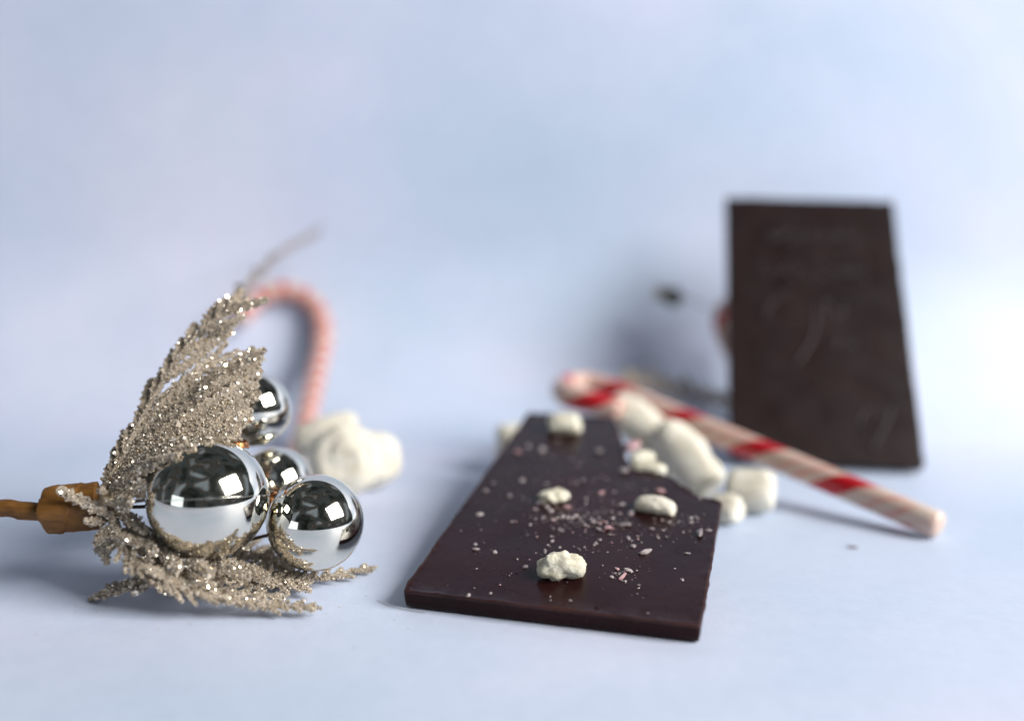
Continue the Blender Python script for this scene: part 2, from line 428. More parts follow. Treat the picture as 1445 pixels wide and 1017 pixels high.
rot1 = Matrix((ex1, fy1, n1)).transposed()
bar1 = empty("chocolate_bar", O1, rot1)
tag(bar1, "broken dark chocolate bar topped with marshmallow bits and peppermint crumbs, lying in front", "chocolate")
brk_px = [(1021, 709), (984, 699), (966, 688), (944, 673), (927, 663), (903, 664), (887, 659), (884, 640), (876, 616), (866, 593)]
brk = [uv1(*p) for p in brk_px]
brk[0] = (W_, brk[0][1])
brk[-1] = (brk[-1][0], L_)
poly1 = [(0, 0), (W_, 0)] + brk + [(0, L_)]
poly1 = round_poly(poly1, [0.16, 0.12] + [0.0] * len(brk) + [0.15])
bset = [Vector(b) for b in brk]
def broken1(p):
    return p.y > 6.0 and p.x > 1.5 and p.y < L_ - 0.05 and p.x < W_ - 0.03
mb = slab(poly1, broken1, T_, 0.035, 1.0)
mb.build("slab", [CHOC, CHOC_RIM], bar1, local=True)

def crumb_mesh(name, seed, mat):
    r = random.Random(seed); mb = MB()
    st = 6; rows = [(-0.8, 0.55), (-0.15, 1.0), (0.45, 0.8)]
    ph = r.random()
    for (h, q) in rows:
        for k in range(st):
            a = 2 * math.pi * (k + ph + 0.25 * r.random()) / st
            mb.v.append(Vector((math.cos(a) * q * (0.7 + 0.5 * r.random()), math.sin(a) * q * (0.7 + 0.5 * r.random()), h + 0.3 * (r.random() - 0.5))))
    for i in range(2):
        for k in range(st):
            k2 = (k + 1) % st; mb.f.append((i * st + k, i * st + k2, (i + 1) * st + k2, (i + 1) * st + k)); mb.m.append(0)
    c = len(mb.v); mb.v.append(Vector((0.1, 0, 0.9)))
    for k in range(st): mb.f.append((2 * st + k, 2 * st + (k + 1) % st, c)); mb.m.append(0)
    mb.f.append(tuple(range(st - 1, -1, -1))); mb.m.append(0)
    me = bpy.data.meshes.new(name); me.from_pydata([tuple(p) for p in mb.v], [], mb.f); me.materials.append(mat); me.update(); return me
CR = {k: [crumb_mesh("peppermint_crumb", 10 * i + j, m) for j in range(4)] for i, (k, m) in enumerate((("w", MINT_W), ("p", MINT_P), ("g", MINT_G)))}
def crumb(px, py, size, kind="w", asp=1.0, rotz=None, tall=0.55, name="peppermint_crumb", h=0.0):
    u, v = uv1(px, py, T_); r = random
    o = bpy.data.objects.new(name, r.choice(CR[kind])); COL.objects.link(o); o.parent = bar1
    s = size * S
    o.scale = (s * asp, s / math.sqrt(asp), s * tall)
    o.rotation_euler = (r.uniform(-.25, .25), r.uniform(-.25, .25), r.uniform(0, 6.28) if rotz is None else rotz)
    o.location = (u * S, v * S, (T_ + h) * S + s * tall * 0.45)
    return o
Z6 = lambda x, y: (660 + x / 3.39, 560 + y / 3.39)
crumbs = [(57,563,.11,'w',1.4),(200,475,.12,'g',1),(340,508,.14,'g',1.3),(365,575,.09,'g',1.2),(398,548,.12,'w',1),(380,528,.12,'w',1.3),(455,575,.10,'w',1.3),(430,580,.08,'w',1),(475,530,.17,'p',1.2),(445,643,.12,'g',1.4),(405,690,.08,'w',1.2),(400,668,.06,'w',1),(440,720,.06,'w',1),(130,743,.10,'w',1.2),(40,730,.11,'g',1.5),(35,705,.08,'g',1),(370,740,.10,'g',1.5),(275,815,.11,'g',1.4),(600,597,.13,'g',1.1),(628,603,.07,'p',1),(670,628,.17,'p',1.1),(742,614,.17,'g',2.0),(660,600,.09,'p',1.2),(626,635,.13,'g',1.2),(612,702,.09,'g',1.6),(630,685,.09,'g',1),(768,678,.12,'g',1.2),(792,714,.11,'g',1),(850,745,.19,'w',1.7),(910,675,.08,'g',1.2),(880,632,.10,'g',1.3),(780,560,.17,'g',1.2),(735,517,.14,'g',1.3),(565,488,.09,'g',1),(640,460,.13,'p',1.3),(920,455,.24,'p',1.2),(550,400,.13,'g',1.2),(1110,655,.20,'g',1.9),(1150,640,.10,'g',1.5),(1070,600,.09,'g',1.2),(965,600,.07,'w',1.3),(930,590,.06,'w',1),(1050,747,.06,'g',1.9),(1025,875,.08,'g',1.3),(110,940,.07,'w',1),(5,950,.09,'w',1.4),(740,862,.14,'p',1.9),(715,823,.09,'p',1.2),(770,832,.12,'w',1.6),(690,862,.08,'w',1.2),(705,845,.07,'g',1),(752,845,.08,'p',1),(625,260,.20,'g',1.3),(355,255,.18,'g',1.3),(290,240,.15,'g',1.3),(240,265,.16,'p',1.3),(120,415,.13,'g',1.2),(85,450,.12,'g',1.2),(260,400,.12,'g',1.2),(745,355,.22,'w',1.3),(1112,485,.07,'w',1.3),(700,455,.09,'g',1.2),(500,300,.10,'g',1.2),(430,210,.10,'g',1.3)]
for (x, y, s, k, a) in crumbs: crumb(*Z6(x, y), s * 0.74, k, a)

def topping(px, py, rad, half, rot_deg, seed, mat=MARSH2, name="marshmallow_piece", tall=0.75, rough=0.12, lift=0.0, bend=0.0, nf=1.3, fine=0.035, e=0.5):
    u, v = uv1(px, py, T_ + rad * 0.5)
    a = math.radians(rot_deg)
    m = lump((0, 0, 0), (math.cos(a), math.sin(a), 0), rad, half, seed, rough=rough, nfreq=nf, fine=fine, e=e, flat=tall, bend=bend, seg=36, rings=28)
    lo = min(p.z for p in m.v)
    for p in m.v: p.x += u; p.y += v; p.z += T_ - lo - rad * 0.3 + lift
    return m.build(name, mat, bar1, local=True)
topping(793, 803, 0.36, 0.60, 20, 3, rough=0.14, nf=1.5, fine=0.05, tall=0.9, e=0.62)
topping(925, 713, 0.33, 0.62, -8, 5, rough=0.07, nf=1.2, fine=0.02, bend=-0.10, mat=MARSH)
topping(781, 698, 0.32, 0.40, 35, 8, rough=0.16, nf=1.5, fine=0.03, tall=0.6)
topping(796, 598, 0.50, 0.56, 10, 11, rough=0.08, nf=1.3)
# pieces stuck into the snapped edge
topping(892, 630, 0.20, 0.34, 60, 13, mat=MINT_P, rough=0.14, nf=1.4, name="peppermint_piece")
topping(906, 640, 0.27, 0.40, 30, 15, rough=0.07, nf=1.6, lift=-0.1)
topping(914, 655, 0.28, 0.58, -10, 18, rough=0.06, nf=1.6, lift=-0.12)
# the finest dust and shards
def dust():
    mb = MB(); r = random.Random(5)
    cl = [(560, 570, 110, 34, 190), (460, 590, 70, 40, 110), (980, 600, 60, 30, 80), (640, 640, 220, 110, 170), (300, 700, 230, 140, 80), (1080, 620, 60, 40, 36), (740, 850, 40, 22, 36), (520, 450, 250, 90, 90), (600, 900, 400, 90, 50), (300, 340, 190, 110, 60), (175, 850, 30, 60, 26), (760, 660, 110, 60, 50)]
    inn = [Vector(p) for p in poly1]
    def inside(x, y):
        c = False; j = len(inn) - 1
        for i in range(len(inn)):
            a, b = inn[i], inn[j]
            if (a.y > y) != (b.y > y) and x < (b.x - a.x) * (y - a.y) / (b.y - a.y) + a.x: c = not c
            j = i
        return c
    for (cx, cy, sx, sy, n) in cl:
        for _ in range(int(n * 0.75)):
            px, py = Z6(r.gauss(cx, sx), r.gauss(cy, sy)); u, v = uv1(px, py)
            if not (inside(u, v) and 0.2 < u < W_ - 0.2 and v > 0.2): continue
            s = min(0.055, 0.010 + r.expovariate(1 / 0.011)); a = r.random() * 6.28; st = r.uniform(1, 2.2)
            q = []
            for k in range(4):
                b = a + k * math.pi / 2; rr = s * (st if k % 2 == 0 else 1) * r.uniform(.6, 1)
                q.append(Vector((u + rr * math.cos(b), v + rr * math.sin(b), T_ + 0.016 + r.uniform(-.005, .006))))
            q.append(Vector((u, v, T_ + 0.02 + s * r.uniform(.5, 1.0))))
            mb.add(q, [(0, 1, 4), (1, 2, 4), (2, 3, 4), (3, 0, 4)], r.choice([0, 0, 1, 1, 2, 3]) if cy != 850 or cx != 175 else 3)
    o = mb.build("peppermint_dust", [MINT_W, MINT_G, MINT_P, CHOC_RIM], bar1, smooth=False, local=True); o["kind"] = "stuff"
dust()

rot2 = Matrix((ex2, up2, n2)).transposed()
lowest = -math.sin(LE2) * T_
bar2 = empty("chocolate_bar", O2 + Vector((0, 0, -0.0)), rot2)
tag(bar2, "whole dark chocolate bar with embossed lettering, leaning upright at the back", "chocolate")
mb = slab(round_poly([(0, 0), (W_, 0), (W_, L_), (0, L_)], [0.18] * 4), lambda p: False, T_, 0.0, 2.0, step=0.2, inset_bottom=0.02)
for p in mb.v: p.z -= T_
mb.build("slab", [CHOC2, CHOC2], bar2, local=True)
# raised lettering: two short lines of letters, a large flourish below, a mark at the foot
Z7 = lambda x, y: uv2(960 + x / 2.42, 260 + y / 2.42)
def strokes(name, polys, r):
    mb = MB()
    for pl in polys:
        pts = [Vector((*Z7(x, y), 0.0)) for (x, y) in pl]
        if len(pts) > 2: pts = spline(pts, 6 * len(pts))
        t = tube(pts, r, seg=8); mb.add(t.v, t.f)
    for p in mb.v: p.z *= 0.4
    return mb.build(name, CHOC2, bar2, local=True)
def letters(x0, x1, ya, yb, seq):
    out = []; w = (x1 - x0) / len(seq)
    for i, k in enumerate(seq):
        a = x0 + i * w + w * .15; b = x0 + (i + 1) * w - w * .15; m = (a + b) / 2; h = (ya + yb) / 2
        out += {"M": [[(a, yb), (a, ya)], [(a, ya), (m, yb)], [(m, yb), (b, ya)], [(b, ya), (b, yb)]], "H": [[(a, ya), (a, yb)], [(b, ya), (b, yb)], [(a, h), (b, h)]],
                "O": [[(m, ya), (a, h), (m, yb), (b, h), (m, ya)]], "L": [[(a, ya), (a, yb)], [(a, yb), (b, yb)]], "E": [[(a, ya), (a, yb)], [(a, ya), (b, ya)], [(a, h), (b, h)], [(a, yb), (b, yb)]],
                "R": [[(a, yb), (a, ya)], [(a, ya), (b, (ya + h) / 2), (a, h)], [(a, h), (b, yb)]], "I": [[(m, ya), (m, yb)]], "A": [[(a, yb), (m, ya)], [(m, ya), (b, yb)]], "W": [[(a, ya), (a + w * .2, yb)], [(a + w * .2, yb), (m, ya)], [(m, ya), (b - w * .2, yb)], [(b - w * .2, yb), (b, ya)]]}[k]
    return out
strokes("embossed_lettering", letters(300, 615, 140, 205, "MOHAWE"), 0.075)
strokes("embossed_lettering", letters(262, 645, 262, 322, "OHELRAME"), 0.065)
strokes("embossed_flourish", [[(372, 360), (318, 395), (292, 450), (318, 512), (345, 525)], [(420, 385), (462, 420), (452, 520), (415, 585), (385, 615)], [(490, 470), (500, 400), (540, 385), (552, 430), (515, 460)], [(520, 560), (548, 525), (575, 560), (600, 535), (640, 580)], [(450, 690), (420, 675), (380, 690)]], 0.085)
strokes("embossed_mark", [[(640, 760), (612, 810), (640, 850)], [(720, 760), (700, 820), (655, 905)]], 0.07)

# ------------------------------------------------------------------ marshmallows
def marsh(px, py, d, axis, rad, half, seed, label, ground_it=True, mat=MARSH, **k):
    c = at(px, py, d)
    m = lump(c, axis, rad, half, seed, **k)
    if ground_it: m = rest(m, 0.0)
    zc = min(p.z for p in m.v)
    o = m.build("marshmallow", mat, None, Vector((c.x, c.y, zc)))
    tag(o, label, "marshmallow", "marshmallows on the backdrop"); return o
def axpx(a, b):
    return (at(*b) - at(*a)).normalized()
marsh(488, 650, 36.9, (0.05, -0.93, 0.30), 1.26, 0.95, 21, "big round rolled marshmallow behind the silver baubles", rough=0.045, e=0.55, spiral=0.06, seg=64, rings=40)
marsh(527, 648, 37.9, (0.35, -0.6, 0.4), 1.02, 0.8, 25, "marshmallow tucked against the right side of the big rolled one", rough=0.05, e=0.6)
marsh(462, 612, 38.9, axpx((424, 614, 39.5), (510, 592, 39.8)), 0.66, 1.18, 23, "marshmallow lying on top of the big rolled one, beside the upright candy cane", False, rough=0.06, e=0.4)
marsh(738, 640, 40.8, (0.9, 0.2, 0.1), 0.98, 0.95, 31, "marshmallow peeking out left of the front bar, under its far corner")
marsh(903, 597, 40.2, axpx((860, 566, 41.0), (950, 628, 39.6)), 0.72, 1.40, 33, "marshmallow just under the lying candy cane, topmost of the heap", False, rough=0.07, e=0.3, fine=0.03)
marsh(868, 577, 41.6, (0.8, 0.3, 0.4), 0.55, 0.6, 34, "small marshmallow wedged under the hook of the lying candy cane", False, rough=0.1)
marsh(925, 650, 39.6, (0.3, 0.1, 1), 0.85, 0.75, 35, "marshmallow at the bottom of the heap behind the broken edge")
marsh(968, 645, 37.9, axpx((925, 590, 39.0), (1012, 692, 37.0)), 0.80, 1.50, 37, "long cream marshmallow slanting down behind the broken edge of the front bar", False, rough=0.06, nfreq=1.5, e=0.28, fine=0.03)
marsh(1060, 693, 35.9, (0.93, -0.33, 0.06), 0.74, 0.80, 39, "short cylindrical marshmallow standing apart at the right end of the heap", rough=0.04, e=0.26)
marsh(1024, 732, 34.6, (0.7, -0.5, 0.1), 0.50, 0.52, 41, "white marshmallow peeking out under the front bar's right edge", rough=0.08, e=0.4)

# ------------------------------------------------------------------ candy canes
def cane(name, pts, r, pitch, label, n=90, sign=1, phase=0.0):
    path = spline(pts, n)
    # rounded ends
    t0 = (path[0] - path[1]).normalized(); t1 = (path[-1] - path[-2]).normalized()
    P = [path[0] + t0 * r * 0.35, path[0] + t0 * r * 0.28, path[0] + t0 * r * .12] + path + [path[-1] + t1 * r * .12, path[-1] + t1 * r * .28, path[-1] + t1 * r * .35]
    rad = [r * .45, r * .75, r * .93] + [r] * len(path) + [r * .93, r * .75, r * .45]
    mb = tube(P, rad, seg=28, uv_pitch=pitch)
    mb.uv = [(u, sign * v + phase) for (u, v) in mb.uv]
    lo = min(mb.v, key=lambda p: p.z)
    if lo.z < 0.0:
        for p in mb.v: p.z -= lo.z
    o = mb.build(name, CANE, None, Vector((lo.x, lo.y, 0)))
    tag(o, label, "candy cane", "candy canes"); return o
e0 = ground(1322, 740, 0.47); e1 = at(852, 545, 43.2)
line = [e0.lerp(e1, t) for t in (0, .2, .4, .6, .8, .97)]
cane("candy_cane", line + [at(822, 540, 43.4), at(796, 545, 42.4), at(798, 556, 41.0), at(828, 565, 40.3), at(872, 578, 39.9)], 0.45, 3.5, "red and white candy cane slanting across the foot of the leaning bar", sign=1, phase=0.37)
c0 = at(420, 648, 41.5); c1 = at(452, 500, 49.8)
cane("candy_cane", [c0, c0.lerp(c1, .3), c0.lerp(c1, .65), c1, at(455, 465, 51.0), at(444, 433, 51.9), at(415, 414, 52.2), at(382, 413, 52.0), at(355, 428, 51.6), at(340, 450, 51.0)], 0.47, 1.2, "pale candy cane with its hook upright, blurred behind the glitter spray", sign=-1)

# ------------------------------------------------------------------ glittered fronds
def rand_rot(n):
    q = rng.normal(size=(n, 4)); q /= np.linalg.norm(q, axis=1)[:, None]; w, x, y, z = q.T
    return np.stack([np.stack([1 - 2 * (y * y + z * z), 2 * (x * y - z * w), 2 * (x * z + y * w)], -1),
                     np.stack([2 * (x * y + z * w), 1 - 2 * (x * x + z * z), 2 * (y * z - x * w)], -1),
                     np.stack([2 * (x * z - y * w), 2 * (y * z + x * w), 1 - 2 * (x * x + y * y)], -1)], 1)
OCT = np.array([[1, 0, 0], [-1, 0, 0], [0, 1, 0], [0, -1, 0], [0, 0, 1], [0, 0, -1]], float)
OCTF = np.array([[0, 2, 4], [2, 1, 4], [1, 3, 4], [3, 0, 4], [2, 0, 5], [1, 2, 5], [3, 1, 5], [0, 3, 5]])
HEX = np.array([[math.cos(k * math.pi / 3), math.sin(k * math.pi / 3), 0] for k in range(6)])
class Frond:
    def __init__(s): s.mb = MB(); s.gp = []; s.dens = 1.0
    def leaflet(s, p0, p1, width, nrm, sag=0.0, lobes=6, thick=0.06, dens=1.0, seed=0, tip=0.4):
        p0, p1 = Vector(p0), Vector(p1); d = p1 - p0; L = d.length; t_ = d.normalized(); nrm = Vector(nrm)
        nrm = (nrm - t_ * nrm.dot(t_)).normalized(); side = t_.cross(nrm); n = 2 * lobes + 2
        r = random.Random(seed * 31 + len(s.mb.v)); base = len(s.mb.v); curl = r.uniform(-.12, .18) * width
        P = []
        for i in range(n + 1):
            t = i / n
            c = p0 + d * t + nrm * (sag * 4 * t * (1 - t) * L) + side * (r.uniform(-.04, .04) * width)
            prof = min(1.0, 0.45 + 1.6 * t) * (1 - (t ** 3) * (1 - tip))
            sc_ = (1.0 if i % 2 else 0.58) * r.uniform(.8, 1.15)
            w = 0.5 * width * prof * sc_
            th = thick * (1 - .5 * t)
            P.append((c, w, th))
            for q in (c + side * w - nrm * curl, c + nrm * th, c - side * w - nrm * curl, c - nrm * th):
                s.mb.v.append(q)
        for i in range(n):
            for k in range(4):
                k2 = (k + 1) % 4; a = base + i * 4
                s.mb.f.append((a + k, a + k2, a + 4 + k2, a + 4 + k)); s.mb.m.append(0)
        s.mb.f.append((base + 3, base + 2, base + 1, base)); s.mb.m.append(0)
        e = base + n * 4; s.mb.f.append((e, e + 1, e + 2, e + 3)); s.mb.m.append(0)
        cnt = int(L * width * 2 * 520 * dens) + 6
        for _ in range(cnt):
            t = r.random(); i = min(int(t * n), n - 1); k = t * n - i
            c = P[i][0].lerp(P[i + 1][0], k); w = P[i][1] * (1 - k) + P[i + 1][1] * k; th = P[i][2]
            x = r.uniform(-1, 1); x = math.copysign(abs(x) ** .8, x); sg = 1 if r.random() < .62 else -1
            p = c + side * (w * x * 1.04) + nrm * (sg * th * (1 - abs(x)) - curl * abs(x)) + nrm * sg * r.uniform(0, .03)
            s.gp.append(p)
    def spine(s, pts, r0, r1):
        path = spline(pts, 16); n = len(path)
        t = tube(path, [r0 + (r1 - r0) * i / (n - 1) for i in range(n)], seg=7); s.mb.add(t.v, t.f)
        for i in range(int(sum((path[k + 1] - path[k]).length for k in range(n - 1)) * 420 * s.dens)):
            k = random.randrange(n - 1); s.gp.append(path[k].lerp(path[k + 1], random.random()) + Vector((random.gauss(0, 1), random.gauss(0, 1), random.gauss(0, 1))).normalized() * (r0 + (r1 - r0) * k / n))
        return path
    def auto(s, pts, nrm, n, ln0, ln1, width, r0=0.09, r1=0.04, spread=0.8, start=0.12, seed=1, dens=1.0, droop=0.0, sag=0.05, both=True):
        s.dens = dens
        path = s.spine(pts, r0, r1); m = len(path); r = random.Random(seed); nrm = Vector(nrm)
        for i in range(n):
            t = start + (0.97 - start) * i / max(1, n - 1); k = min(int(t * (m - 1)), m - 2); p = path[k].lerp(path[k + 1], t * (m - 1) - k)
            T = (path[k + 1] - path[k]).normalized(); sd = T.cross(nrm).normalized()
            ln = (ln0 + (ln1 - ln0) * t) * r.uniform(.8, 1.15)
            for sg in ((1, -1) if both else (1,)):
                dr = (T * (1 - spread * .45) + sd * sg * spread * r.uniform(.75, 1.1) + nrm * r.uniform(-.15, .3) - Vector((0, 0, droop))).normalized()
                s.leaflet(p, p + dr * ln, width * r.uniform(.8, 1.15), nrm + sd * r.uniform(-.4, .4), sag * r.uniform(-1, 1), max(3, int(ln / .24)), seed=seed * 100 + i, dens=dens)
        s.leaflet(path[-2], path[-1] + (path[-1] - path[-3]).normalized() * .25, width * .8, nrm, 0, 4, seed=seed, dens=dens)
    def build(s, parent, origin, gsize=0.0175, zmin=0.03, share=0.70, mat=None):
        for p in s.mb.v:
            if p.z < zmin: p.z = zmin + 0.01 * random.random()
        o = s.mb.build("frond", mat or LEAF, parent, origin, smooth=False)
        P = np.array([tuple(p) for p in s.gp]); n = len(P)
        P[:, 2] = np.maximum(P[:, 2], zmin + .01)
        R = rand_rot(n); kind = rng.random(n)
        sz = gsize * np.exp(rng.normal(-.08, .48, n)); an = rng.uniform(.55, 1.15, (n, 3))
        V = []; Fc = []; mi = []
        # grains
        g = kind < share
        A = (OCT[None] * an[g][:, None, :] * sz[g][:, None, None]); A = np.einsum('nij,nkj->nki', R[g], A) + P[g][:, None, :]
        k = g.sum(); V.append(A.reshape(-1, 3)); Fc += (OCTF[None] + (np.arange(k) * 6)[:, None, None]).reshape(-1, 3).tolist(); mi += [0] * (k * 8)
        b = k * 6; h = ~g; k2 = h.sum()
        A = HEX[None] * (sz[h] * 1.05)[:, None, None]; A = np.einsum('nij,nkj->nki', R[h], A) + P[h][:, None, :]
        V.append(A.reshape(-1, 3)); Fc += (np.arange(6)[None] + (np.arange(k2) * 6)[:, None] + b).tolist(); mi += [1] * k2
        V = np.concatenate(V); V[:, 2] = np.maximum(V[:, 2], 0.004)
        gl = mesh_obj("glitter", V.tolist(), Fc, [GRAIN, FLAKE], o, origin, False, mi)
        gl["kind"] = "stuff"
        return o

def bauble(parent, origin, c, r, tilt, seam=True, cap_dir=None, mat=None):
    C = Vector(c); mb = MB(); nu, nv = 72, 48
    q = Vector(tilt).normalized().to_track_quat('Z', 'Y')
    for i in range(nv + 1):
        th = math.pi * i / nv
        rr = r
        for k in range(nu):
            a = 2 * math.pi * k / nu
            p = Vector((math.sin(th) * math.cos(a), math.sin(th) * math.sin(a), math.cos(th)))
            mb.v.append(C + q @ (p * rr))
    for i in range(nv):
        for k in range(nu):
            k2 = (k + 1) % nu; mb.f.append((i * nu + k, (i + 1) * nu + k, (i + 1) * nu + k2, i * nu + k2)); mb.m.append(0)
    o = mb.build("bauble", mat or CHROME, parent, origin)
    if seam:
        path = [C + q @ Vector((math.cos(a) * r * 1.0, math.sin(a) * r * 1.0, 0)) for a in np.linspace(0, 2 * math.pi, 97)]
        tube(path, 0.010, seg=6, caps=False).build("seam", CHROME, o, origin)
    if cap_dir is not None:
        d = Vector(cap_dir).normalized(); b = C + d * (r - 0.04)
        tube([b, b + d * .05, b + d * .22, b + d * .26], [0.24, 0.26, 0.24, 0.12], seg=18).build("cap", COPPER, o, origin)
    return o

# --- the pick in front
PO = at(150, 715, 27.3); PO = Vector((PO.x, PO.y, 0.0))
pick = empty("christmas_pick", PO)
tag(pick, "champagne glitter spray with four shiny silver baubles and a brown taped stem", "decoration")
def pbuild(mb, name, mat, smooth=True): return mb.build(name, mat, pick, PO, smooth)
stem_pts = [at(66, 722, 26.9), at(30, 720, 26.9), at(-5, 718, 26.9), at(-120, 740, 27.0), Vector((-19.5, 26.6, 1.1)), Vector((-23.5, 26.4, 0.26))]
helix = lambda pitch, amp: (lambda s, a: amp * (((s / pitch + a) % 1.0) - 0.5))
pbuild(tube(spline(stem_pts, 90), 0.225, seg=24, ridges=lambda s, a: 0.025 * (((s / 1.6 + a) % 1.0) - 0.5) + 0.02 * noise.noise(Vector((s * 1.1, math.cos(a * 6.283), math.sin(a * 6.283)))) + 0.010 * noise.noise(Vector((s * 5, math.cos(a * 6.283) * 3, math.sin(a * 6.283) * 3)))), "stem", TAPE)
wp = spline([at(55, 721, 26.9), at(66, 721, 26.9), at(80, 719, 26.9), at(108, 716, 27.0), at(140, 712, 27.1)], 36)
wr = [0.23 + 0.30 * min(1, max(0, (i - 4) / 6)) ** 0.8 + 0.05 * i / 36 for i in range(37)]
pbuild(tube(spline(wp, 90), [wr[min(36, int(i * 36 / 90))] * (1 - i * 36 / 90 % 1) + wr[min(36, int(i * 36 / 90) + 1)] * (i * 36 / 90 % 1) for i in range(91)], seg=48,
            ridges=lambda s, a: 0.035 * (((s / 1.1 + a) % 1.0) - 0.5) + 0.055 * math.cos(8 * math.pi * a + 0.9) + 0.035 * noise.noise(Vector((s * 1.2, math.cos(a * 6.283) * 1.2, math.sin(a * 6.283) * 1.2))) + 0.02 * noise.noise(Vector((s * 5, math.cos(a * 6.283) * 4, math.sin(a * 6.283) * 4)))), "tape_wrap", TAPE)
# fan-shaped upper frond
A = Frond()
spA = [at(140, 700, 27.3), at(165, 660, 27.8), at(193, 606, 28.3), at(229, 540, 28.8), at(274, 476, 29.2), at(325, 436, 29.6), at(350, 420, 30.0)]
pa = A.spine(spA, 0.11, 0.04)
def onA(t):
    k = min(int(t * 16), 15); return pa[k].lerp(pa[k + 1], t * 16 - k)
camdir = (EYE - at(260, 560, 28.5)).normalized(); nA = (camdir + Vector((0.35, 0, 0.25))).normalized()
ends = [(.02, 232, 655, 26.9), (.03, 262, 640, 27.0), (.05, 290, 634, 27.4), (.07, 318, 628, 27.8), (.09, 338, 612, 28.0), (.11, 350, 596, 28.3), (.13, 356, 578, 28.5), (.16, 362, 560, 28.7), (.19, 366, 541, 28.9), (.22, 369, 522, 29.1), (.26, 371, 503, 29.2), (.31, 360, 490, 29.4), (.36, 338, 492, 29.5), (.42, 322, 482, 29.5), (.50, 330, 466, 29.6), (.58, 334, 456, 29.6), (.68, 346, 446, 29.7), (.80, 378, 423, 29.9)]
for i, (t, x, y, d) in enumerate(ends):
    p0 = onA(t); p1 = at(x, y, d)
    wd = 0.50 if t < .33 else 0.40
    p1 = p1 + camdir * random.choice((-.25, .0, .2, .42))
    A.leaflet(p0, p1, wd, nA + Vector((random.uniform(-.6, .6), 0, random.uniform(-.6, .6))), random.uniform(.02, .12), max(4, int((p1 - p0).length / .26)), seed=i)
    if t < .30:
        m = p0.lerp(p1, .42); e = m.lerp(p1, 1.0) + Vector((random.uniform(-.12, .12), .28, random.uniform(.05, .22)))
        A.leaflet(p0 + Vector((0, .2, .1)), e, wd, nA, .03, 7, seed=50 + i, dens=.8)
        A.leaflet(m, p0.lerp(p1, .80) + Vector((-.22, -.12, .42)), .24, nA, .04, 5, seed=80 + i)
        A.leaflet(p0.lerp(p1, .6), p0.lerp(p1, .92) + Vector((.12, -.1, -.3)), .2, nA, .04, 3, seed=280 + i)
for i, (t, x, y, d) in enumerate([(.08, 252, 641, 25.9), (.12, 276, 630, 26.1), (.15, 300, 624, 26.4), (.18, 322, 620, 26.8), (.10, 264, 622, 26.4), (.2, 340, 606, 27.2)]):
    A.leaflet(onA(t).lerp(at(x, y, d), .3) + camdir * .2, at(x, y, d), .40, nA + Vector((0, 0, .5)), .08, 6, seed=190 + i, dens=1.1, tip=.7)
for i in range(16):
    t = random.uniform(.03, .28); x, y, d = [(e[1], e[2], e[3]) for e in ends if e[0] <= t + .02][-1]
    q0 = onA(t).lerp(at(x, y, d), random.uniform(.2, .5)) + camdir * .22; q1 = onA(t).lerp(at(x, y, d), random.uniform(.7, .95)) + camdir * random.uniform(.3, .55)
    A.leaflet(q0, q1, random.uniform(.34, .5), nA + Vector((random.uniform(-.5, .5), 0, random.uniform(-.2, .7))), .05, 5, seed=160 + i, dens=1.2, tip=.7)
for i in range(13):
    t = .05 + i * .065; p0 = onA(t); T = (onA(t + .05) - onA(t)).normalized()
    p1 = p0 + T * random.uniform(.5, .9) + Vector((-.38, .7, .22)) * random.uniform(.5, 1.0)
    A.leaflet(p0, p1, .42, (0.4, -1, .2), .05, 5, seed=120 + i, dens=.8)
A.build(pick, PO)
# thin twig reaching back
B = Frond(); B.auto([at(300, 465, 29.6), at(335, 424, 34), at(366, 385, 41), at(405, 352, 46.5), at(446, 331, 51)], (-.5, -.6, .6), 16, 1.2, 1.1, .38, r0=.12, r1=.14, spread=.25, start=.2, seed=5, dens=.12); B.build(pick, PO, share=1.0, mat=TWIG)
up = (0.05, -0.25, 1)
def fr(pts, nrm, n, l0, l1, w, **k):
    f = Frond(); f.auto([at(*p) for p in pts], nrm, n, l0, l1, w, **k); f.build(pick, PO)
fr([(165, 718, 27.6), (215, 775, 26.7), (310, 806, 26.9), (420, 818, 27.9), (522, 801, 29.3)], up, 20, 1.25, .36, .25, seed=11, spread=.62)
fr([(160, 725, 27.2), (185, 785, 26.1), (250, 828, 25.8), (345, 850, 25.95), (440, 857, 26.1)], up, 20, .75, .30, .22, seed=12, spread=.52)
fr([(235, 795, 26.3), (205, 812, 26.3), (170, 826, 26.5), (136, 840, 26.9)], up, 10, .55, .30, .24, seed=13, spread=.5)
fr([(155, 712, 27.2), (158, 738, 26.6), (150, 758, 26.4), (146, 774, 26.5)], (-.2, -.8, .5), 4, .5, .4, .36, seed=14, spread=.8)
fr([(230, 760, 29), (330, 775, 29.8), (420, 790, 30.2)], up, 9, 1.2, .6, .34, seed=16, spread=.8, dens=.8)
fr([(190, 745, 28), (250, 780, 28), (330, 795, 28.4), (400, 800, 28.8)], up, 13, 1.3, .8, .32, seed=17, spread=.9)
fr([(160, 700, 28), (210, 690, 30), (280, 660, 31), (330, 640, 31.5)], (0, -.7, .7), 9, 1.2, .8, .42, seed=18, spread=.8, dens=.8)
fr([(215, 765, 27.6), (280, 800, 27.0), (350, 815, 27.2), (425, 822, 27.6)], up, 12, .9, .6, .28, seed=19, spread=.8)
fr([(200, 770, 27.0), (240, 812, 26.2), (310, 832, 26.2), (390, 842, 26.5)], up, 10, .7, .4, .26, seed=20, spread=.7)
fr([(300, 825, 26.0), (240, 822, 26.0), (185, 828, 26.3), (150, 836, 26.7)], up, 10, .55, .35, .26, seed=21, spread=.6)
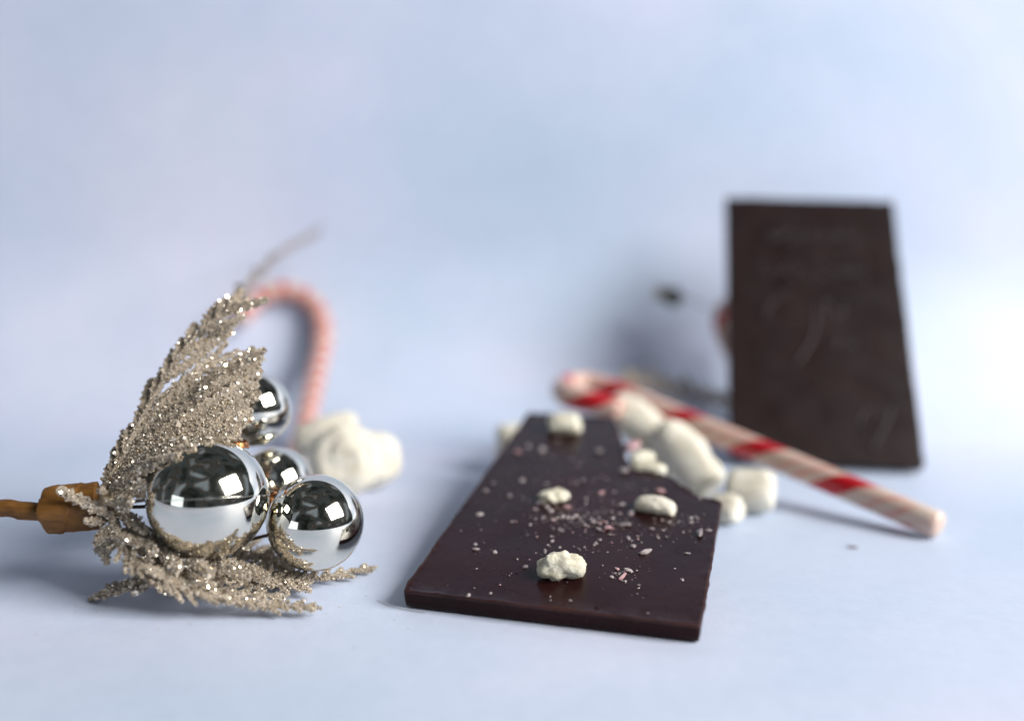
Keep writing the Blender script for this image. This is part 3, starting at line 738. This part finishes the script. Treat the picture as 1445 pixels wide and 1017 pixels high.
# single leaflets round the stem and under the large bauble
def leaves(specs):
    for i, (a, b, w, nrm) in enumerate(specs):
        f = Frond(); f.leaflet(at(*a), at(*b), w, nrm, .06, max(4, int((at(*b) - at(*a)).length / .22)), thick=.08, dens=1.3, seed=200 + i, tip=.6); f.build(pick, PO)
leaves([((160, 728, 26.7), (80, 690, 26.2), .42, (0, -1, .5)), ((150, 735, 26.8), (118, 735, 26.3), .34, (0, -1, .3)), ((165, 715, 26.7), (140, 690, 26.2), .36, (0, -1, .3)),
        ((150, 700, 27.0), (232, 652, 26.2), .42, (0, -.8, .6)), ((152, 712, 26.8), (205, 680, 26.2), .40, (.2, -.9, .3)), ((160, 705, 26.7), (186, 712, 26.0), .55, (0, -1, .2)),
        ((195, 745, 27.3), (219, 783, 25.7), .42, (0, -.6, .8)), ((215, 765, 27.2), (254, 803, 25.6), .50, (0, -.5, .8)), ((245, 780, 27.2), (300, 810, 25.6), .46, (0, -.5, .8)), ((290, 790, 27.4), (352, 818, 25.9), .44, (0, -.5, .8)),
        ((172, 722, 27.0), (205, 752, 26.2), .40, (0, -.6, .8)), ((175, 748, 26.9), (196, 770, 26.0), .42, (0, -.7, .6)), ((330, 800, 27.5), (378, 816, 26.6), .42, (0, -.5, .8)), ((150, 760, 26.5), (182, 760, 25.9), .40, (0, -.8, .5)), ((250, 820, 25.9), (205, 800, 25.6), .40, (0, -.6, .8))])
vb = (at(294, 703, 26.9) - EYE).normalized()
bauble(pick, PO, at(294, 703, 26.9), 84.5 * 26.9 / F, Vector((0, 0, 1)) - vb * vb.z)
bauble(pick, PO, at(445, 737, 28.0), 68 * 28.0 / F, (0.6, 0.6, .5), seam=False, cap_dir=(-.8, .3, .3))
bauble(pick, PO, at(357, 577, 30.6), 53 * 30.6 / F, (0.3, 0.2, 1), seam=False, cap_dir=(-.6, .2, -.8))
bauble(pick, PO, at(388, 684, 31.0), 54 * 31.0 / F, (0.3, 0.2, 1), seam=False, cap_dir=(-.8, 0, -.2))
# wires from the stem to the baubles, and the copper coil
rt = at(150, 712, 27.4)
for e, mid in (((240, 712, 28.2), (190, 715, 28)), ((395, 752, 28.4), (270, 770, 29)), ((330, 600, 30.4), (240, 660, 29.5)), ((350, 690, 31.0), (250, 700, 30))):
    tube(spline([rt, at(*mid), at(*e)], 12), 0.05, seg=7).build("wire", WIRE, pick, PO)
coil = []
for i in range(65):
    a = i / 64 * 2 * math.pi * 3; coil.append(at(334, 626, 28.6) + Vector((math.cos(a) * .30, math.sin(a) * .30, 0.015 * i / 8 + math.cos(a) * -.10)))
tube(coil, 0.035, seg=8).build("wire_coil", COPPER, pick, PO)

# --- the second pick, half hidden behind the leaning bar
QO = at(1060, 560, 47.5); QO = Vector((QO.x, QO.y, 0))
pick2 = empty("christmas_pick", QO)
tag(pick2, "blurred glitter spray with small baubles half hidden behind the leaning chocolate bar", "decoration")
def fr2(pts, nrm, n, l0, l1, w, **k):
    f = Frond(); f.auto([at(*p) for p in pts], nrm, n, l0, l1, w, dens=.5, **k); f.build(pick2, QO, gsize=.03, share=.97)
fr2([(1060, 575, 46.5), (1000, 562, 46.5), (940, 545, 47), (885, 530, 47.5)], (0, -.6, .8), 9, 1.2, .6, .42, seed=31)
fr2([(1060, 480, 49.8), (1010, 440, 50), (965, 420, 50.1), (930, 414, 50.1)], (0, -1, .2), 5, .3, .45, .30, seed=34, start=.72, r0=.03, r1=.03)
bauble(pick2, QO, at(950, 419, 49.8), 0.46, (0, 0, 1), seam=False, mat=OLIVE)
tube(spline([at(1060, 575, 47.5), at(1062, 520, 49), at(1060, 470, 50.5)], 10), .12, seg=8).build("stem", TAPE, pick2, QO)
def behind(u, v, r): return O2 + ex2 * u + up2 * v - n2 * (T_ + r)
bauble(pick2, QO, behind(2.9, 6.6, 1.35), 1.35, (0, 0, 1), seam=False)
bauble(pick2, QO, behind(5.3, 5.2, 1.30), 1.30, (0, 0, 1), seam=False)
bauble(pick2, QO, behind(4.0, 3.6, 1.15), 1.15, (0, 0, 1), seam=False)
cane("candy_cane", [at(1070, 575, 47.6), at(1050, 540, 48.4), at(1036, 505, 49.0), at(1020, 470, 49.7), at(1018, 445, 50.2), at(1034, 425, 50.4), at(1058, 425, 50.4)], 0.36, 2.4, "candy cane almost hidden behind the left edge of the leaning bar", sign=-1)

# ------------------------------------------------------------------ stray bits on the backdrop
fb = spline([ground(532, 846, .03), ground(552, 855, .03), ground(575, 860, .03), ground(600, 864, .03)], 16)
o = tube(fb, 0.007, seg=6).build("fibre", FIBRE, None, Vector((fb[0].x, fb[0].y, 0))); tag(o, "fine grey fibre lying at the near left corner of the front bar", "fibre")
g = ground(1203, 771, .05)
mb = lump(g, (1, -.15, 0), .045, .15, 77, seg=12, rings=8, rough=.15); rest(mb)
o = mb.build("crumb", MINT_G, None, Vector((g.x, g.y, 0))); tag(o, "tiny grey crumb alone on the table below the candy cane", "crumb")

# stray glitter shed round the front spray
mb = MB(); r = random.Random(9)
for _ in range(150):
    p = ground(r.gauss(330, 150), r.gauss(850, 30)); sz = r.uniform(.010, .024); a = r.random() * 6.28
    t = Vector((r.uniform(-.4, .4), r.uniform(-.4, .4), 1)).normalized(); u = t.cross(Vector((math.cos(a), math.sin(a), 0))).normalized(); w = t.cross(u)
    mb.add([p + Vector((0, 0, sz * .6 + .004)) + u * sz * math.cos(k * math.pi / 3) + w * sz * math.sin(k * math.pi / 3) for k in range(6)], [tuple(range(6))])
o = mb.build("loose_glitter", [GRAIN], None, Vector((mb.v[0].x, mb.v[0].y, 0)), smooth=False); o["kind"] = "stuff"; tag(o, "loose glitter flakes scattered on the table round the spray", "glitter")
